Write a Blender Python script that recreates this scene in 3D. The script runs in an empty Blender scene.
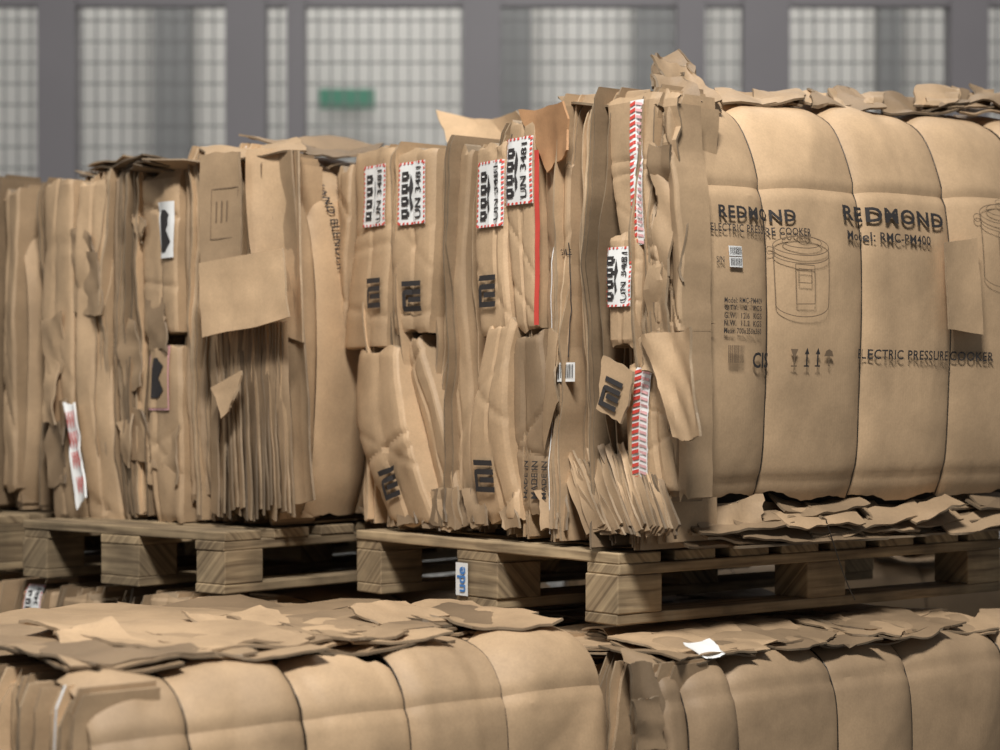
import bpy, bmesh, math, random
from mathutils import Vector, noise
random.seed(7)
scene = bpy.context.scene
scene.view_settings.view_transform = 'Standard'
CAMZ, F, HZ = 1.5, 2000.0, 400.0

def N(a, b, c=0.0):
    return noise.noise(Vector((a, b, c)))
_fd = {}
def fold(x, y, sd):
    """piecewise linear creasing, about -0.5..0.5"""
    k = round(sd, 3)
    if k not in _fd:
        r = random.Random(k)
        _fd[k] = [(math.cos(a), math.sin(a), f, r.random() * 9) for a, f in ((r.uniform(0, 3.14), 1.0), (r.uniform(0, 3.14), 1.7), (r.uniform(0, 3.14), 2.9))]
    o = 0
    for c, s, f, ph in _fd[k]:
        v = (x * c + y * s) * f + ph; v -= math.floor(v)
        o += (abs(v - .5) * 2 - .5) / f
    return o * .6

# ------------------------------------------------------------ materials
def new_mat(name):
    m = bpy.data.materials.new(name); m.use_nodes = True
    nt = m.node_tree
    return m, nt, nt.nodes['Principled BSDF']

def cardboard(name, base, rough=0.62, mott=0.22, bump=0.14, flute=0.0):
    m, nt, b = new_mat(name)
    n, l = nt.nodes, nt.links
    at = n.new('ShaderNodeAttribute'); at.attribute_name = 'tint'
    tc = n.new('ShaderNodeTexCoord')
    n1 = n.new('ShaderNodeTexNoise'); n1.inputs['Scale'].default_value = 5; n1.inputs['Detail'].default_value = 8; n1.inputs['Roughness'].default_value = .6
    l.new(tc.outputs['Object'], n1.inputs['Vector'])
    mr = n.new('ShaderNodeMapRange'); mr.inputs[1].default_value = .35; mr.inputs[2].default_value = .65
    mr.inputs[3].default_value = 1 - mott; mr.inputs[4].default_value = 1 + mott * .5
    l.new(n1.outputs['Fac'], mr.inputs[0])
    n2 = n.new('ShaderNodeTexNoise'); n2.inputs['Scale'].default_value = 220; n2.inputs['Detail'].default_value = 3
    l.new(tc.outputs['Object'], n2.inputs['Vector'])
    mr2 = n.new('ShaderNodeMapRange'); mr2.inputs[3].default_value = .86; mr2.inputs[4].default_value = 1.14
    l.new(n2.outputs['Fac'], mr2.inputs[0])
    mu = n.new('ShaderNodeMath'); mu.operation = 'MULTIPLY'
    l.new(mr.outputs[0], mu.inputs[0]); l.new(mr2.outputs[0], mu.inputs[1])
    fac = mu.outputs[0]
    n4 = n.new('ShaderNodeTexNoise'); n4.noise_type = 'RIDGED_MULTIFRACTAL'; n4.inputs['Scale'].default_value = 3.5; n4.inputs['Detail'].default_value = 3
    n4.inputs['Distortion'].default_value = .2
    l.new(tc.outputs['Object'], n4.inputs['Vector'])
    n3 = n.new('ShaderNodeTexNoise'); n3.inputs['Scale'].default_value = 40; n3.inputs['Detail'].default_value = 3
    l.new(tc.outputs['Object'], n3.inputs['Vector'])
    m5 = n.new('ShaderNodeMath'); m5.operation = 'MULTIPLY'; m5.inputs[1].default_value = .4; l.new(n3.outputs['Fac'], m5.inputs[0])
    mx = n.new('ShaderNodeMath'); mx.operation = 'MULTIPLY_ADD'; mx.inputs[1].default_value = .6
    l.new(n4.outputs['Fac'], mx.inputs[0]); l.new(m5.outputs[0], mx.inputs[2]); hh = mx.outputs[0]
    if flute:
        uv = n.new('ShaderNodeUVMap'); uv.uv_map = 'UVMap'
        w = n.new('ShaderNodeTexWave'); w.bands_direction = 'X'; w.inputs['Scale'].default_value = 42; w.inputs['Distortion'].default_value = .2
        l.new(uv.outputs[0], w.inputs['Vector'])
        ma = n.new('ShaderNodeMath'); ma.operation = 'MULTIPLY_ADD'; ma.inputs[1].default_value = flute
        l.new(w.outputs['Fac'], ma.inputs[0]); l.new(hh, ma.inputs[2]); hh = ma.outputs[0]
    vm = n.new('ShaderNodeVectorMath'); vm.operation = 'SCALE'
    l.new(at.outputs['Color'], vm.inputs[0]); l.new(fac, vm.inputs['Scale'])
    v2 = n.new('ShaderNodeVectorMath'); v2.operation = 'MULTIPLY'; v2.inputs[1].default_value = base
    l.new(vm.outputs[0], v2.inputs[0])
    l.new(v2.outputs[0], b.inputs['Base Color'])
    b.inputs['Roughness'].default_value = rough
    b.inputs['Specular IOR Level'].default_value = .4
    bp = n.new('ShaderNodeBump'); bp.inputs['Strength'].default_value = bump; bp.inputs['Distance'].default_value = .012
    l.new(hh, bp.inputs['Height']); l.new(bp.outputs[0], b.inputs['Normal'])
    return m

def plain(name, col, rough=.6, metal=0.0, bump=0, scale=40, var=.12):
    m, nt, b = new_mat(name)
    n, l = nt.nodes, nt.links
    tc = n.new('ShaderNodeTexCoord')
    n1 = n.new('ShaderNodeTexNoise'); n1.inputs['Scale'].default_value = scale; n1.inputs['Detail'].default_value = 4
    l.new(tc.outputs['Object'], n1.inputs['Vector'])
    cr = n.new('ShaderNodeMix'); cr.data_type = 'RGBA'
    cr.inputs[6].default_value = (*[c * (1 - var) for c in col], 1)
    cr.inputs[7].default_value = (*[min(1, c * (1 + var)) for c in col], 1)
    l.new(n1.outputs['Fac'], cr.inputs[0]); l.new(cr.outputs[2], b.inputs['Base Color'])
    b.inputs['Roughness'].default_value = rough; b.inputs['Metallic'].default_value = metal
    if bump:
        bp = n.new('ShaderNodeBump'); bp.inputs['Strength'].default_value = bump; bp.inputs['Distance'].default_value = .01
        l.new(n1.outputs['Fac'], bp.inputs['Height']); l.new(bp.outputs[0], b.inputs['Normal'])
    return m

def wood_mat(name, ca, cb):
    m, nt, b = new_mat(name)
    n, l = nt.nodes, nt.links
    uv = n.new('ShaderNodeUVMap'); uv.uv_map = 'UVMap'
    mp = n.new('ShaderNodeMapping'); mp.inputs['Scale'].default_value = (3, 45, 1)
    l.new(uv.outputs[0], mp.inputs[0])
    n1 = n.new('ShaderNodeTexNoise'); n1.inputs['Scale'].default_value = 1.5; n1.inputs['Detail'].default_value = 8; n1.inputs['Distortion'].default_value = .3
    l.new(mp.outputs[0], n1.inputs['Vector'])
    rp = n.new('ShaderNodeValToRGB')
    rp.color_ramp.elements[0].position = .3; rp.color_ramp.elements[0].color = (*ca, 1)
    rp.color_ramp.elements[1].position = .75; rp.color_ramp.elements[1].color = (*cb, 1)
    l.new(n1.outputs['Fac'], rp.inputs[0])
    tc = n.new('ShaderNodeTexCoord'); n5 = n.new('ShaderNodeTexNoise'); n5.inputs['Scale'].default_value = 9; n5.inputs['Detail'].default_value = 6
    l.new(tc.outputs['Object'], n5.inputs['Vector'])
    mr = n.new('ShaderNodeMapRange'); mr.inputs[1].default_value = .35; mr.inputs[2].default_value = .65; mr.inputs[3].default_value = .65; mr.inputs[4].default_value = 1.1
    l.new(n5.outputs['Fac'], mr.inputs[0])
    at = n.new('ShaderNodeAttribute'); at.attribute_name = 'tint'
    v2 = n.new('ShaderNodeVectorMath'); v2.operation = 'MULTIPLY'
    l.new(rp.outputs[0], v2.inputs[0]); l.new(at.outputs['Color'], v2.inputs[1])
    v3 = n.new('ShaderNodeVectorMath'); v3.operation = 'SCALE'; l.new(v2.outputs[0], v3.inputs[0]); l.new(mr.outputs[0], v3.inputs['Scale'])
    l.new(v3.outputs[0], b.inputs['Base Color'])
    b.inputs['Roughness'].default_value = .85
    bp = n.new('ShaderNodeBump'); bp.inputs['Strength'].default_value = .4; bp.inputs['Distance'].default_value = .004
    l.new(n1.outputs['Fac'], bp.inputs['Height']); l.new(bp.outputs[0], b.inputs['Normal'])
    return m

KRAFT = cardboard('kraft_cardboard', (.49, .333, .195), flute=.035)
EDGE = cardboard('corrugated_edge', (.39, .28, .175), mott=.4, bump=.3)
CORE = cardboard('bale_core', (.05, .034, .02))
INK = plain('black_ink', (.03, .026, .025), .7)
WHITE = plain('label_paper', (.78, .77, .74), .5, var=.05)
RED = plain('red_ink', (.62, .07, .05), .6)
PINK = plain('printed_tape', (.72, .40, .40), .4, scale=150, var=.3)
FADE = plain('faded_ink', (.18, .12, .07), .8)
WIRE = plain('strap_wire', (.06, .05, .04), .4, .6)
BLUE = plain('blue_ink', (.06, .2, .5), .6)
ORNG = cardboard('brown_liner', (.50, .27, .13))
MATS = [KRAFT, EDGE, CORE, INK, WHITE, RED, PINK, FADE, BLUE, ORNG]
K, E, C_, I_, W_, R_, P_, FD, BL, OR = range(10)
WOOD = wood_mat('pallet_wood', (.18, .12, .065), (.56, .41, .235))

# ------------------------------------------------------------ mesh builder
class MB:
    def __init__(s): s.v = []; s.f = []; s.m = []; s.c = []; s.uv = []
    def face(s, idx, mat, tint, uvs=None):
        s.f.append(tuple(idx)); s.m.append(mat)
        for k in range(len(idx)):
            s.c.append(tint); s.uv.append(uvs[k] if uvs else (0, 0))
    def grid(s, rows, mat, tint, du=.01, dv=.01):
        b = len(s.v); nu = len(rows[0]); nv = len(rows)
        for r in rows: s.v.extend(r)
        for j in range(nv - 1):
            for i in range(nu - 1):
                a = b + j * nu + i
                s.face((a, a + 1, a + nu + 1, a + nu), mat, tint,
                       ((i * du, j * dv), ((i + 1) * du, j * dv), ((i + 1) * du, (j + 1) * dv), (i * du, (j + 1) * dv)))
    def sheet(s, rows, th, tint, mat=K, emat=E, etint=None, du=.01, dv=.01):
        nv = len(rows); nu = len(rows[0])
        etint = tint if etint is None else etint
        back = []
        for j in range(nv):
            br = []
            for i in range(nu):
                pu = rows[j][min(i + 1, nu - 1)] - rows[j][max(i - 1, 0)]
                pv = rows[min(j + 1, nv - 1)][i] - rows[max(j - 1, 0)][i]
                n = pu.cross(pv)
                if n.length > 1e-9: n.normalize()
                br.append(rows[j][i] - n * th)
            back.append(br)
        s.grid(rows, mat, tint, du, dv); s.grid(back, mat, tint * .9, du, dv)
        s.grid([rows[0], back[0]], emat, etint); s.grid([rows[-1], back[-1]], emat, etint)
        s.grid([[r[0] for r in rows], [r[0] for r in back]], emat, etint)
        s.grid([[r[-1] for r in rows], [r[-1] for r in back]], emat, etint)
    def box(s, o, ax, ay, az, mat, tint, jit=0):
        P = [o, o + ax, o + ax + ay, o + ay, o + az, o + ax + az, o + ax + ay + az, o + ay + az]
        b = len(s.v); s.v.extend([p + Vector((random.uniform(-jit, jit),) * 3) for p in P])
        L = [ax.length, ay.length, az.length]; lng = L.index(max(L)); ofs = random.random() * 50
        def uvof(k):
            c = [(1 if k in (1, 2, 5, 6) else 0) * L[0], (1 if k in (2, 3, 6, 7) else 0) * L[1], (1 if k > 3 else 0) * L[2]]
            o2 = [c[q] for q in range(3) if q != lng]
            return (c[lng] + ofs, o2[0] + o2[1] * 1.0 + ofs)
        for q in ((0, 3, 2, 1), (4, 5, 6, 7), (0, 1, 5, 4), (1, 2, 6, 5), (2, 3, 7, 6), (3, 0, 4, 7)):
            s.face([b + k for k in q], mat, tint, [uvof(k) for k in q])
    def build(s, name, parent=None, mats=MATS, smooth=True):
        me = bpy.data.meshes.new(name)
        me.from_pydata([tuple(p) for p in s.v], [], s.f)
        me.polygons.foreach_set('material_index', s.m)
        me.polygons.foreach_set('use_smooth', [smooth] * len(s.f))
        ca = me.color_attributes.new('tint', 'FLOAT_COLOR', 'CORNER')
        flat = []
        for t in s.c: flat.extend((t, t, t, 1))
        ca.data.foreach_set('color', flat)
        uvl = me.uv_layers.new(name='UVMap')
        fu = []
        for u in s.uv: fu.extend(u)
        uvl.data.foreach_set('uv', fu)
        for m in mats: me.materials.append(m)
        me.update()
        if smooth:
            try: me.set_sharp_from_angle(angle=math.radians(18))
            except Exception: pass
        ob = bpy.data.objects.new(name, me); scene.collection.objects.link(ob)
        if parent: ob.parent = parent
        return ob

def catmull(pts, n):
    out = []
    m = len(pts) - 1
    for k in range(n):
        x = k / (n - 1) * m; i = min(int(x), m - 1); t = x - i
        p0 = pts[max(i - 1, 0)]; p1 = pts[i]; p2 = pts[i + 1]; p3 = pts[min(i + 2, m)]
        out.append(tuple(.5 * ((2 * b) + (-a + c) * t + (2 * a - 5 * b + 4 * c - d) * t * t + (-a + 3 * b - 3 * c + d) * t ** 3)
                         for a, b, c, d in zip(p0, p1, p2, p3)))
    return out

def interp(x, xs, ys):
    if x <= xs[0]: return ys[0]
    for i in range(1, len(xs)):
        if x <= xs[i]:
            t = (x - xs[i - 1]) / max(1e-9, xs[i] - xs[i - 1])
            return ys[i - 1] + (ys[i] - ys[i - 1]) * t
    return ys[-1]

# ------------------------------------------------------------ bale frame
class Frame:
    def __init__(s, cx, cy, ang):
        a = math.radians(ang)
        s.C = Vector((cx, cy, 0)); s.er = Vector((math.cos(a), math.sin(a), 0)); s.el = Vector((-math.sin(a), math.cos(a), 0))
    def L(s, q, d, z): return s.C + s.el * q - s.er * d + Vector((0, 0, z))
    def R(s, q, d, z): return s.C + s.er * q - s.el * d + Vector((0, 0, z))
    def inv(s, face, px, py, d=0.0):
        if face == 'L': O = s.C - s.er * d; u = s.el
        else: O = s.C - s.el * d; u = s.er
        k = px - 500
        q = (k * O.y - F * O.x) / (F * u.x - k * u.y)
        D = O.y + q * u.y
        return q, CAMZ - (py - HZ) * D / F

TXT = {}
def text_mesh(t, bold=0.0, sp=1.0):
    key = (t, bold, sp)
    if key in TXT: return TXT[key]
    cu = bpy.data.curves.new('t', 'FONT'); cu.body = t; cu.offset = bold; cu.resolution_u = 3; cu.fill_mode = 'FRONT'; cu.space_character = sp
    ob = bpy.data.objects.new('t', cu); scene.collection.objects.link(ob)
    dg = bpy.context.evaluated_depsgraph_get()
    me = bpy.data.meshes.new_from_object(ob.evaluated_get(dg))
    bm = bmesh.new(); bm.from_mesh(me)
    bmesh.ops.triangulate(bm, faces=bm.faces[:])
    for _ in range(3):
        es = [e for e in bm.edges if e.calc_length() > .25]
        if es: bmesh.ops.subdivide_edges(bm, edges=es, cuts=1)
    bmesh.ops.triangulate(bm, faces=bm.faces[:])
    bm.verts.index_update()
    vs = [(v.co.x, v.co.y) for v in bm.verts]; fs = [tuple(v.index for v in f.verts) for f in bm.faces]
    x0 = min(v[0] for v in vs); x1 = max(v[0] for v in vs); y0 = min(v[1] for v in vs); y1 = max(v[1] for v in vs)
    vs = [((x - x0) / (x1 - x0) - .5, (y - y0) / (y1 - y0) - .5) for x, y in vs]
    bm.free(); bpy.data.objects.remove(ob); bpy.data.curves.remove(cu); bpy.data.meshes.remove(me)
    TXT[key] = (vs, fs); return TXT[key]

class Decal:
    """prints flat shapes onto a surface function surf(q,z,off); sg=-1 on left faces"""
    def __init__(s, mb, surf, qc, zc, sg, rot=0):
        s.mb = mb; s.f = surf; s.q = qc; s.z = zc; s.sg = sg; s.c = math.cos(rot); s.s = math.sin(rot)
    def P(s, x, y, off):
        return s.f(s.q + s.sg * (x * s.c - y * s.s), s.z + x * s.s + y * s.c, off)
    def rect(s, x0, y0, x1, y1, mat, off, n=6, m=6):
        s.mb.grid([[s.P(x0 + (x1 - x0) * i / n, y0 + (y1 - y0) * j / m, off) for i in range(n + 1)] for j in range(m + 1)], mat, 1.0)
    def poly(s, pts, mat, off):
        b = len(s.mb.v); s.mb.v.extend([s.P(x, y, off) for x, y in pts]); s.mb.face(range(b, b + len(pts)), mat, 1.0)
    def text(s, t, x, y, w, h, mat, off, bold=.01, sp=1.0):
        vs, fs = text_mesh(t, bold, sp); b = len(s.mb.v)
        s.mb.v.extend([s.P(x + vx * w, y + vy * h, off) for vx, vy in vs])
        for f in fs: s.mb.face([b + k for k in f], mat, 1.0)
    def line(s, pts, wd, mat, off):
        for k in range(len(pts) - 1):
            (x0, y0), (x1, y1) = pts[k], pts[k + 1]
            l = math.hypot(x1 - x0, y1 - y0) or 1; nx, ny = -(y1 - y0) / l * wd / 2, (x1 - x0) / l * wd / 2
            m = max(1, int(l / .02))
            for i in range(m):
                a0, a1 = i / m, (i + 1) / m
                xa, ya, xb, yb = x0 + (x1 - x0) * a0, y0 + (y1 - y0) * a0, x0 + (x1 - x0) * a1, y0 + (y1 - y0) * a1
                s.poly([(xa + nx, ya + ny), (xa - nx, ya - ny), (xb - nx, yb - ny), (xb + nx, yb + ny)], mat, off)
    def un_label(s, w, h, o=.006):
        s.rect(-w / 2, -h / 2, w / 2, h / 2, W_, o)
        nb = 13; t = .035 * h
        for k in range(nb):
            y = -h / 2 + (k + .15) * h / nb
            for sx in (-w / 2, w / 2 - t): s.poly([(sx, y), (sx + t, y + t * .4), (sx + t, y + t * .4 + h / nb * .45), (sx, y + h / nb * .45)], R_, o + .0015)
        for k in range(7):
            x = -w / 2 + (k + .15) * w / 7
            for sy in (-h / 2, h / 2 - t): s.poly([(x, sy), (x + w / 15, sy), (x + w / 15 + t * .4, sy + t), (x + t * .4, sy + t)], R_, o + .0015)
        for k in range(4):
            y = -h * .40 + k * h * .2
            s.rect(-w * .36, y, -w * .12, y + h * .15, I_, o + .0018, 1, 1)
            s.rect(-w * .12, y + h * .045, -w * .07, y + h * .105, I_, o + .0018, 1, 1)
            s.rect(-w * .29, y + h * .06, -w * .18, y + h * .085, W_, o + .0028, 1, 1)
        s.poly([(-w * .04, -h * .30), (w * .04, -h * .22), (-w * .02, -h * .05), (w * .05, h * .1), (-w * .03, h * .3), (-w * .07, h * .1), (-w * .06, -h * .1)], I_, o + .0018)
        d2 = Decal(s.mb, s.f, s.q, s.z, s.sg, math.atan2(s.s, s.c) + math.pi / 2)
        d2.text('UN 3481', 0, -w * .26, h * .82, w * .22, I_, o + .0022, .012)
    def phone_logo(s, sz, mat=I_, o=.0075):
        w = sz; h = sz * .9; t = sz * .17
        s.rect(-w / 2, -h / 2, -w / 2 + t, h / 2, mat, o, 1, 3)
        s.rect(-w / 2 + t, h / 2 - t, w * .22 - t * .8, h / 2, mat, o, 3, 1)
        s.poly([(w * .22 - t, h / 2 - t), (w * .22, h / 2 - t), (w * .22 - t * .2, h / 2 - t * .25), (w * .22 - t * .8, h / 2), (w * .22 - t, h / 2)], mat, o)
        s.rect(w * .22 - t, -h / 2, w * .22, h / 2 - t, mat, o, 1, 3)
        s.rect(-w * .2, -h / 2, -w * .2 + t, h * .2, mat, o, 1, 2)
        s.rect(w / 2 - t, -h / 2, w / 2, h / 2, mat, o, 1, 3)
    def barcode(s, w, h, mat=I_, o=.0065, white=True):
        if white: s.rect(-w / 2, -h / 2, w / 2, h / 2, W_, o)
        x = -w * .44
        while x < w * .42:
            b = random.choice((.02, .035, .05)) * w
            s.rect(x, -h * .3, x + b, h * .4, mat, o + .0015, 1, 2); x += b + random.choice((.025, .04)) * w

class WL:
    """writes a sheet in another material"""
    def __init__(s, mb, mat=W_): s.mb = mb; s.m = mat
    def sheet(s, rows, th, tint, **k): s.mb.sheet(rows, th, tint, mat=s.m, emat=s.m)

class Bale:
    n = 0
    def __init__(s, cx, cy, ang, lr, ll, z0, z1):
        s.fr = Frame(cx, cy, ang); s.lr = lr; s.ll = ll; s.z0 = z0; s.z1 = z1
        s.seed = Bale.n * 13.7; Bale.n += 1
        s.root = bpy.data.objects.new('cardboard_bale', None); scene.collection.objects.link(s.root)
        s.mb = MB(); s.pr = MB()
        f = s.fr
        ins = .07
        o = f.C + f.er * ins + f.el * ins + Vector((0, 0, z0 + .0))
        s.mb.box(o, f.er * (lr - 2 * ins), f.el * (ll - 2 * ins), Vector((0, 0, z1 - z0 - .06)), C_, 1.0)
    def edges(s, q0, q1, ztop, zbot, levels=26, depth=0.0, wob=1.0, fan=None):
        q = q0; sd = s.seed
        clump = 0; cj = 0; ct = 1
        while q < q1:
            th = random.choice((.003, .004, .0045, .006, .0075))
            if clump <= 0:
                clump = random.randint(2, 6); cj = random.choice((-.07, -.04, -.015, 0, .01, .02)); ct = random.uniform(.45, 1.2)
                cw = random.uniform(-.004, .004)
            clump -= 1
            zt = ztop(q) if callable(ztop) else ztop
            zt += random.uniform(-.02, .012) + cj * .4; zb = zbot + random.uniform(-.0, .02)
            j = cj + random.uniform(-.007, .007) + depth
            tint = ct * random.uniform(.8, 1.12)
            A, B, Cc, D = [], [], [], []
            ph = random.random() * 100; brk = random.uniform(zb, zt); bk = random.uniform(-.03, .02)
            for k in range(levels + 1):
                z = zb + (zt - zb) * k / levels
                w = wob * (.020 * N(q * 3, z * 3.0, sd) + .004 * N(q * 12, z * 7, sd + 5) + .011 * fold(q * 2.5, z * 4.0, sd + .5)) + .0008 * N(z * 25, ph) + cw * math.sin(z * 6 + sd)
                d = j + .018 * N(q * 6, z * 2.5, sd + 9) + .002 * N(ph, z * 12) + .012 * fold(q * 7, z * 5, sd + .7)
                if z > brk: d += bk * min(1, (z - brk) * 10)
                e = (zt - z)
                if e < .04: d -= (.04 - e) ** 2 * 10
                if fan: fw, fd = fan(q, z); w += fw; d += fd
                qq = q + w
                A.append(s.fr.L(qq, -.13, z)); B.append(s.fr.L(qq, d, z)); Cc.append(s.fr.L(qq + th, d, z)); D.append(s.fr.L(qq + th, -.13, z))
            em = W_ if random.random() < .014 else E
            s.mb.grid([A, B], K, tint, dv=.1); s.mb.grid([B, Cc], em, (tint * random.uniform(.7, 1.35)) if em == E else .8); s.mb.grid([Cc, D], K, tint * .9, dv=.1)
            s.mb.grid([[A[-1], D[-1]], [B[-1], Cc[-1]]], E, tint)
            q += th + random.choice((0, .0005, .001, .002, .007))
    def strip(s, nodes, d0=.02, bulge=.009, lb=.005, tint=1.0, seed=0, rows=60, p=10.0, crease=None, rough=1.0, face='L', tilt=None, mat=K):
        fr = s.fr
        rr = random.Random(seed * 7.3 + s.seed)
        if tilt is None: tilt = rr.uniform(-.022, .03)
        if crease is None: crease = rr.uniform(.25, .75)
        hc = [(rr.random(), rr.uniform(-1.5, 1.5), rr.uniform(.002, .006)) for _ in range(3)]
        nn = []
        for xl, xr, y in nodes:
            ql, _ = fr.inv(face, xl, y, d0 + bulge); qr, _ = fr.inv(face, xr, y, d0 + bulge)
            qc, z = fr.inv(face, (xl + xr) / 2, y, d0 + bulge)
            nn.append((ql, qr, z))
        if len(nn) == 2: nn.insert(1, tuple((a + b) / 2 for a, b in zip(*nn)))
        sm = catmull(nn, 40)
        zs = [x[2] for x in sm][::-1]; qls = [x[0] for x in sm][::-1]; qrs = [x[1] for x in sm][::-1]
        sd = s.seed + seed * 3.3
        pt = fr.L if face == 'L' else fr.R
        zt, zb = zs[-1], zs[0]
        def dep(a, z, q):
            b = (z - zb) / (zt - zb)
            d = d0 + bulge * (1 - abs(2 * a - 1) ** p) + lb * math.sin(math.pi * min(max(b, 0), 1)) + tilt * (a - .5)
            d += rough * (.003 * N(q * 9, z * 5, sd) + .014 * fold(q * 5, z * 2.2, sd + .3))
            d -= .005 * max(0, 1 - abs(a - crease - .12 * N(z * 3, sd)) / .07)
            for hb, sl, am in hc: d -= rough * am * max(0, 1 - abs(b - hb - sl * (a - .5) * .2) / .03)
            eb = min(b, 1 - b) * (zt - zb)
            if eb < .01: d -= (.01 - eb) * .5
            return d
        def surf(q, z, off=0):
            z2 = min(max(z, zb), zt); l = interp(z2, zs, qls); r = interp(z2, zs, qrs)
            a = min(max((q - l) / (r - l), 0), 1)
            return pt(q, dep(a, z, q) + off, z)
        A = [0, 0, .02, .06, .12, .2, .28, .36, .44, .5, .56, .64, .72, .8, .88, .94, .98, 1, 1]
        R = []
        for k in range(rows + 1):
            z = zb + (zt - zb) * k / rows
            l = interp(z, zs, qls); r = interp(z, zs, qrs)
            row = []
            jl = rough * (.002 * N(z * 9, sd, 1) + .007 * fold(z * 4, 0, sd + .1)); jr = rough * (.002 * N(z * 9, sd, 2) + .007 * fold(z * 4, 0, sd + .2))
            for i, a in enumerate(A):
                q = l + (r - l) * a + (jl * (1 - a) + jr * a)
                slump = (.03 * fold(a * 1.5, 0, sd + .6) + .003 * N(a * 7, sd)) if k in (0, rows) else 0
                dd = dep(a, z, q) if 0 < i < len(A) - 1 else -.06
                row.append(pt(q, dd, z + slump * rough))
            R.append(row)
        top = [p_ + (pt(0, -.06, 0) - pt(0, dep(.5, zt, qls[-1]), 0)) for p_ in R[-1]]
        bot = [p_ + (pt(0, -.06, 0) - pt(0, dep(.5, zb, qls[0]), 0)) for p_ in R[0]]
        s.mb.grid(R, mat, tint); s.mb.grid([R[-1], top], E, tint * .9); s.mb.grid([bot, R[0]], E, tint * .8)
        return surf
    def flap(s, face, c, bend=.01, th=.005, tint=1.0, amp=.006, jag=.003, nu=14, nv=14, curl=0, mb=None, pts=None):
        if pts is None:
            pts = []
            for px, py, d in c:
                q, z = s.fr.inv(face, px, py, d); pts.append((s.fr.L if face == 'L' else s.fr.R)(q, d, z))
        TL, TR, BR, BL = pts
        n = (TR - TL).cross(BL - TL); n.normalize()
        W = (TR - TL).length; H = (BL - TL).length
        sd = round(random.random() * 100, 2)
        rows = []
        for j in range(nv + 1):
            v = j / nv; row = []
            for i in range(nu + 1):
                u = i / nu
                p = (TL * (1 - u) + TR * u) * (1 - v) + (BL * (1 - u) + BR * u) * v
                p = p + n * (bend * (1 - (2 * u - 1) ** 2) + curl * (v ** 2) + amp * (2.6 * fold(u * W * 5, v * H * 5, sd) + .2 * N(u * W * 14, v * H * 14, sd)))
                eu = i in (0, nu); ev = j in (0, nv)
                if eu: p = p + (TR - TL).normalized() * jag * (.4 * N(j * 1.7, sd) + 5 * fold(v * .9, i, sd))
                if ev: p = p + (BL - TL).normalized() * jag * (.4 * N(i * 1.7, sd, 3) + 5 * fold(u * .9, j, sd + 1))
                row.append(p)
            rows.append(row)
        (mb or s.mb).sheet(rows, th, tint, etint=tint * .8)
        def surf(q, z, off=0, face=face):
            base = (s.fr.L if face == 'L' else s.fr.R)(q, 0, z); out = -(s.fr.er if face == 'L' else s.fr.el)
            mid = (TL + TR + BR + BL) / 4 + n * bend * .7
            t = (mid - base).dot(n) / out.dot(n)
            return base + out * (t + off + amp)
        return surf
    def panel(s, bounds, profile, bulge=.022, rise=0.0, creases=(), tints=None, tend=None, tstart=None, rows=110, cols=44, lump=1.0, wires=True, pinch=5.0):
        sm = catmull(profile, 90)
        L = [0]
        for a, b in zip(sm, sm[1:]): L.append(L[-1] + math.hypot(a[0] - b[0], a[1] - b[1]))
        T = [x / L[-1] for x in L]; ds = [x[0] for x in sm]; zs = [x[1] for x in sm]
        fr = s.fr; sd = s.seed
        def f(q, t, off=0.0):
            d = interp(t, T, ds); z = interp(t, T, zs)
            t2 = min(t + .02, 1); t1 = max(t - .02, 0)
            dd = interp(t2, T, ds) - interp(t1, T, ds); dz = interp(t2, T, zs) - interp(t1, T, zs)
            l = math.hypot(dd, dz); nd, nz = dz / l, -dd / l
            bu = 0; n_ = 0
            for k in range(len(bounds) - 1):
                if bounds[k] <= q <= bounds[k + 1]:
                    x = (q - bounds[k]) / (bounds[k + 1] - bounds[k])
                    env = 1 - abs(2 * x - 1) ** pinch
                    bu = bulge * (1 - abs(2 * x - 1) ** 2.6) * .6 + bulge * .5 * env
                    bu *= .5 + .5 * t
                    bu += .008 * N(k * 3.1, sd) * (2 * x - 1)
                    n_ = lump * (.016 * fold(q * 2.2 + k, (z - d) * 1.5, sd + k) * (.3 + t)) * env
            if q < .02: bu -= (.02 - q) ** 2 * 10
            n_ += lump * (.004 * N(q * 4, z * 3 - d * 4, sd + 2) + .0008 * N(q * 18, z * 14 - d * 14, sd + 4))
            for cz, amp in creases: n_ -= amp * max(0, 1 - abs(z - cz) / .016)
            h = bu + n_ + off
            return fr.R(q, d + nd * h, z + nz * h + rise * q * t)
        s.pf = f
        def surf(q, z, off=0.0):
            return f(q, interp(z - rise * q * interp(z, zs[:70], T[:70]), zs[:70], T[:70]), off)
        for k in range(len(bounds) - 1):
            a, b = bounds[k], bounds[k + 1]
            te = (tend[k] if tend else 1) ; ts = (tstart[k] if tstart else 0)
            R = []
            for j in range(rows + 1):
                row = []
                for i in range(cols + 1):
                    u = i / cols; q = a + .0006 + (b - a - .0012) * u
                    e = te + .06 * fold(u * 1.3, k * 7, sd) + .004 * N(u * 11 + k * 7, sd)
                    bgn = ts + .03 * fold(u * 1.1, k * 5, sd + 7) + .003 * N(u * 13 + k * 5, sd + 7)
                    tt = j / rows
                    row.append(f(q, min(max(tt, bgn, 0), min(e, 1))))
                R.append(row)
            s.mb.sheet([r[::-1] for r in R], -.005, tints[k] if tints else random.uniform(.9, 1.08), du=(b - a) / cols, dv=.01)
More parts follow.
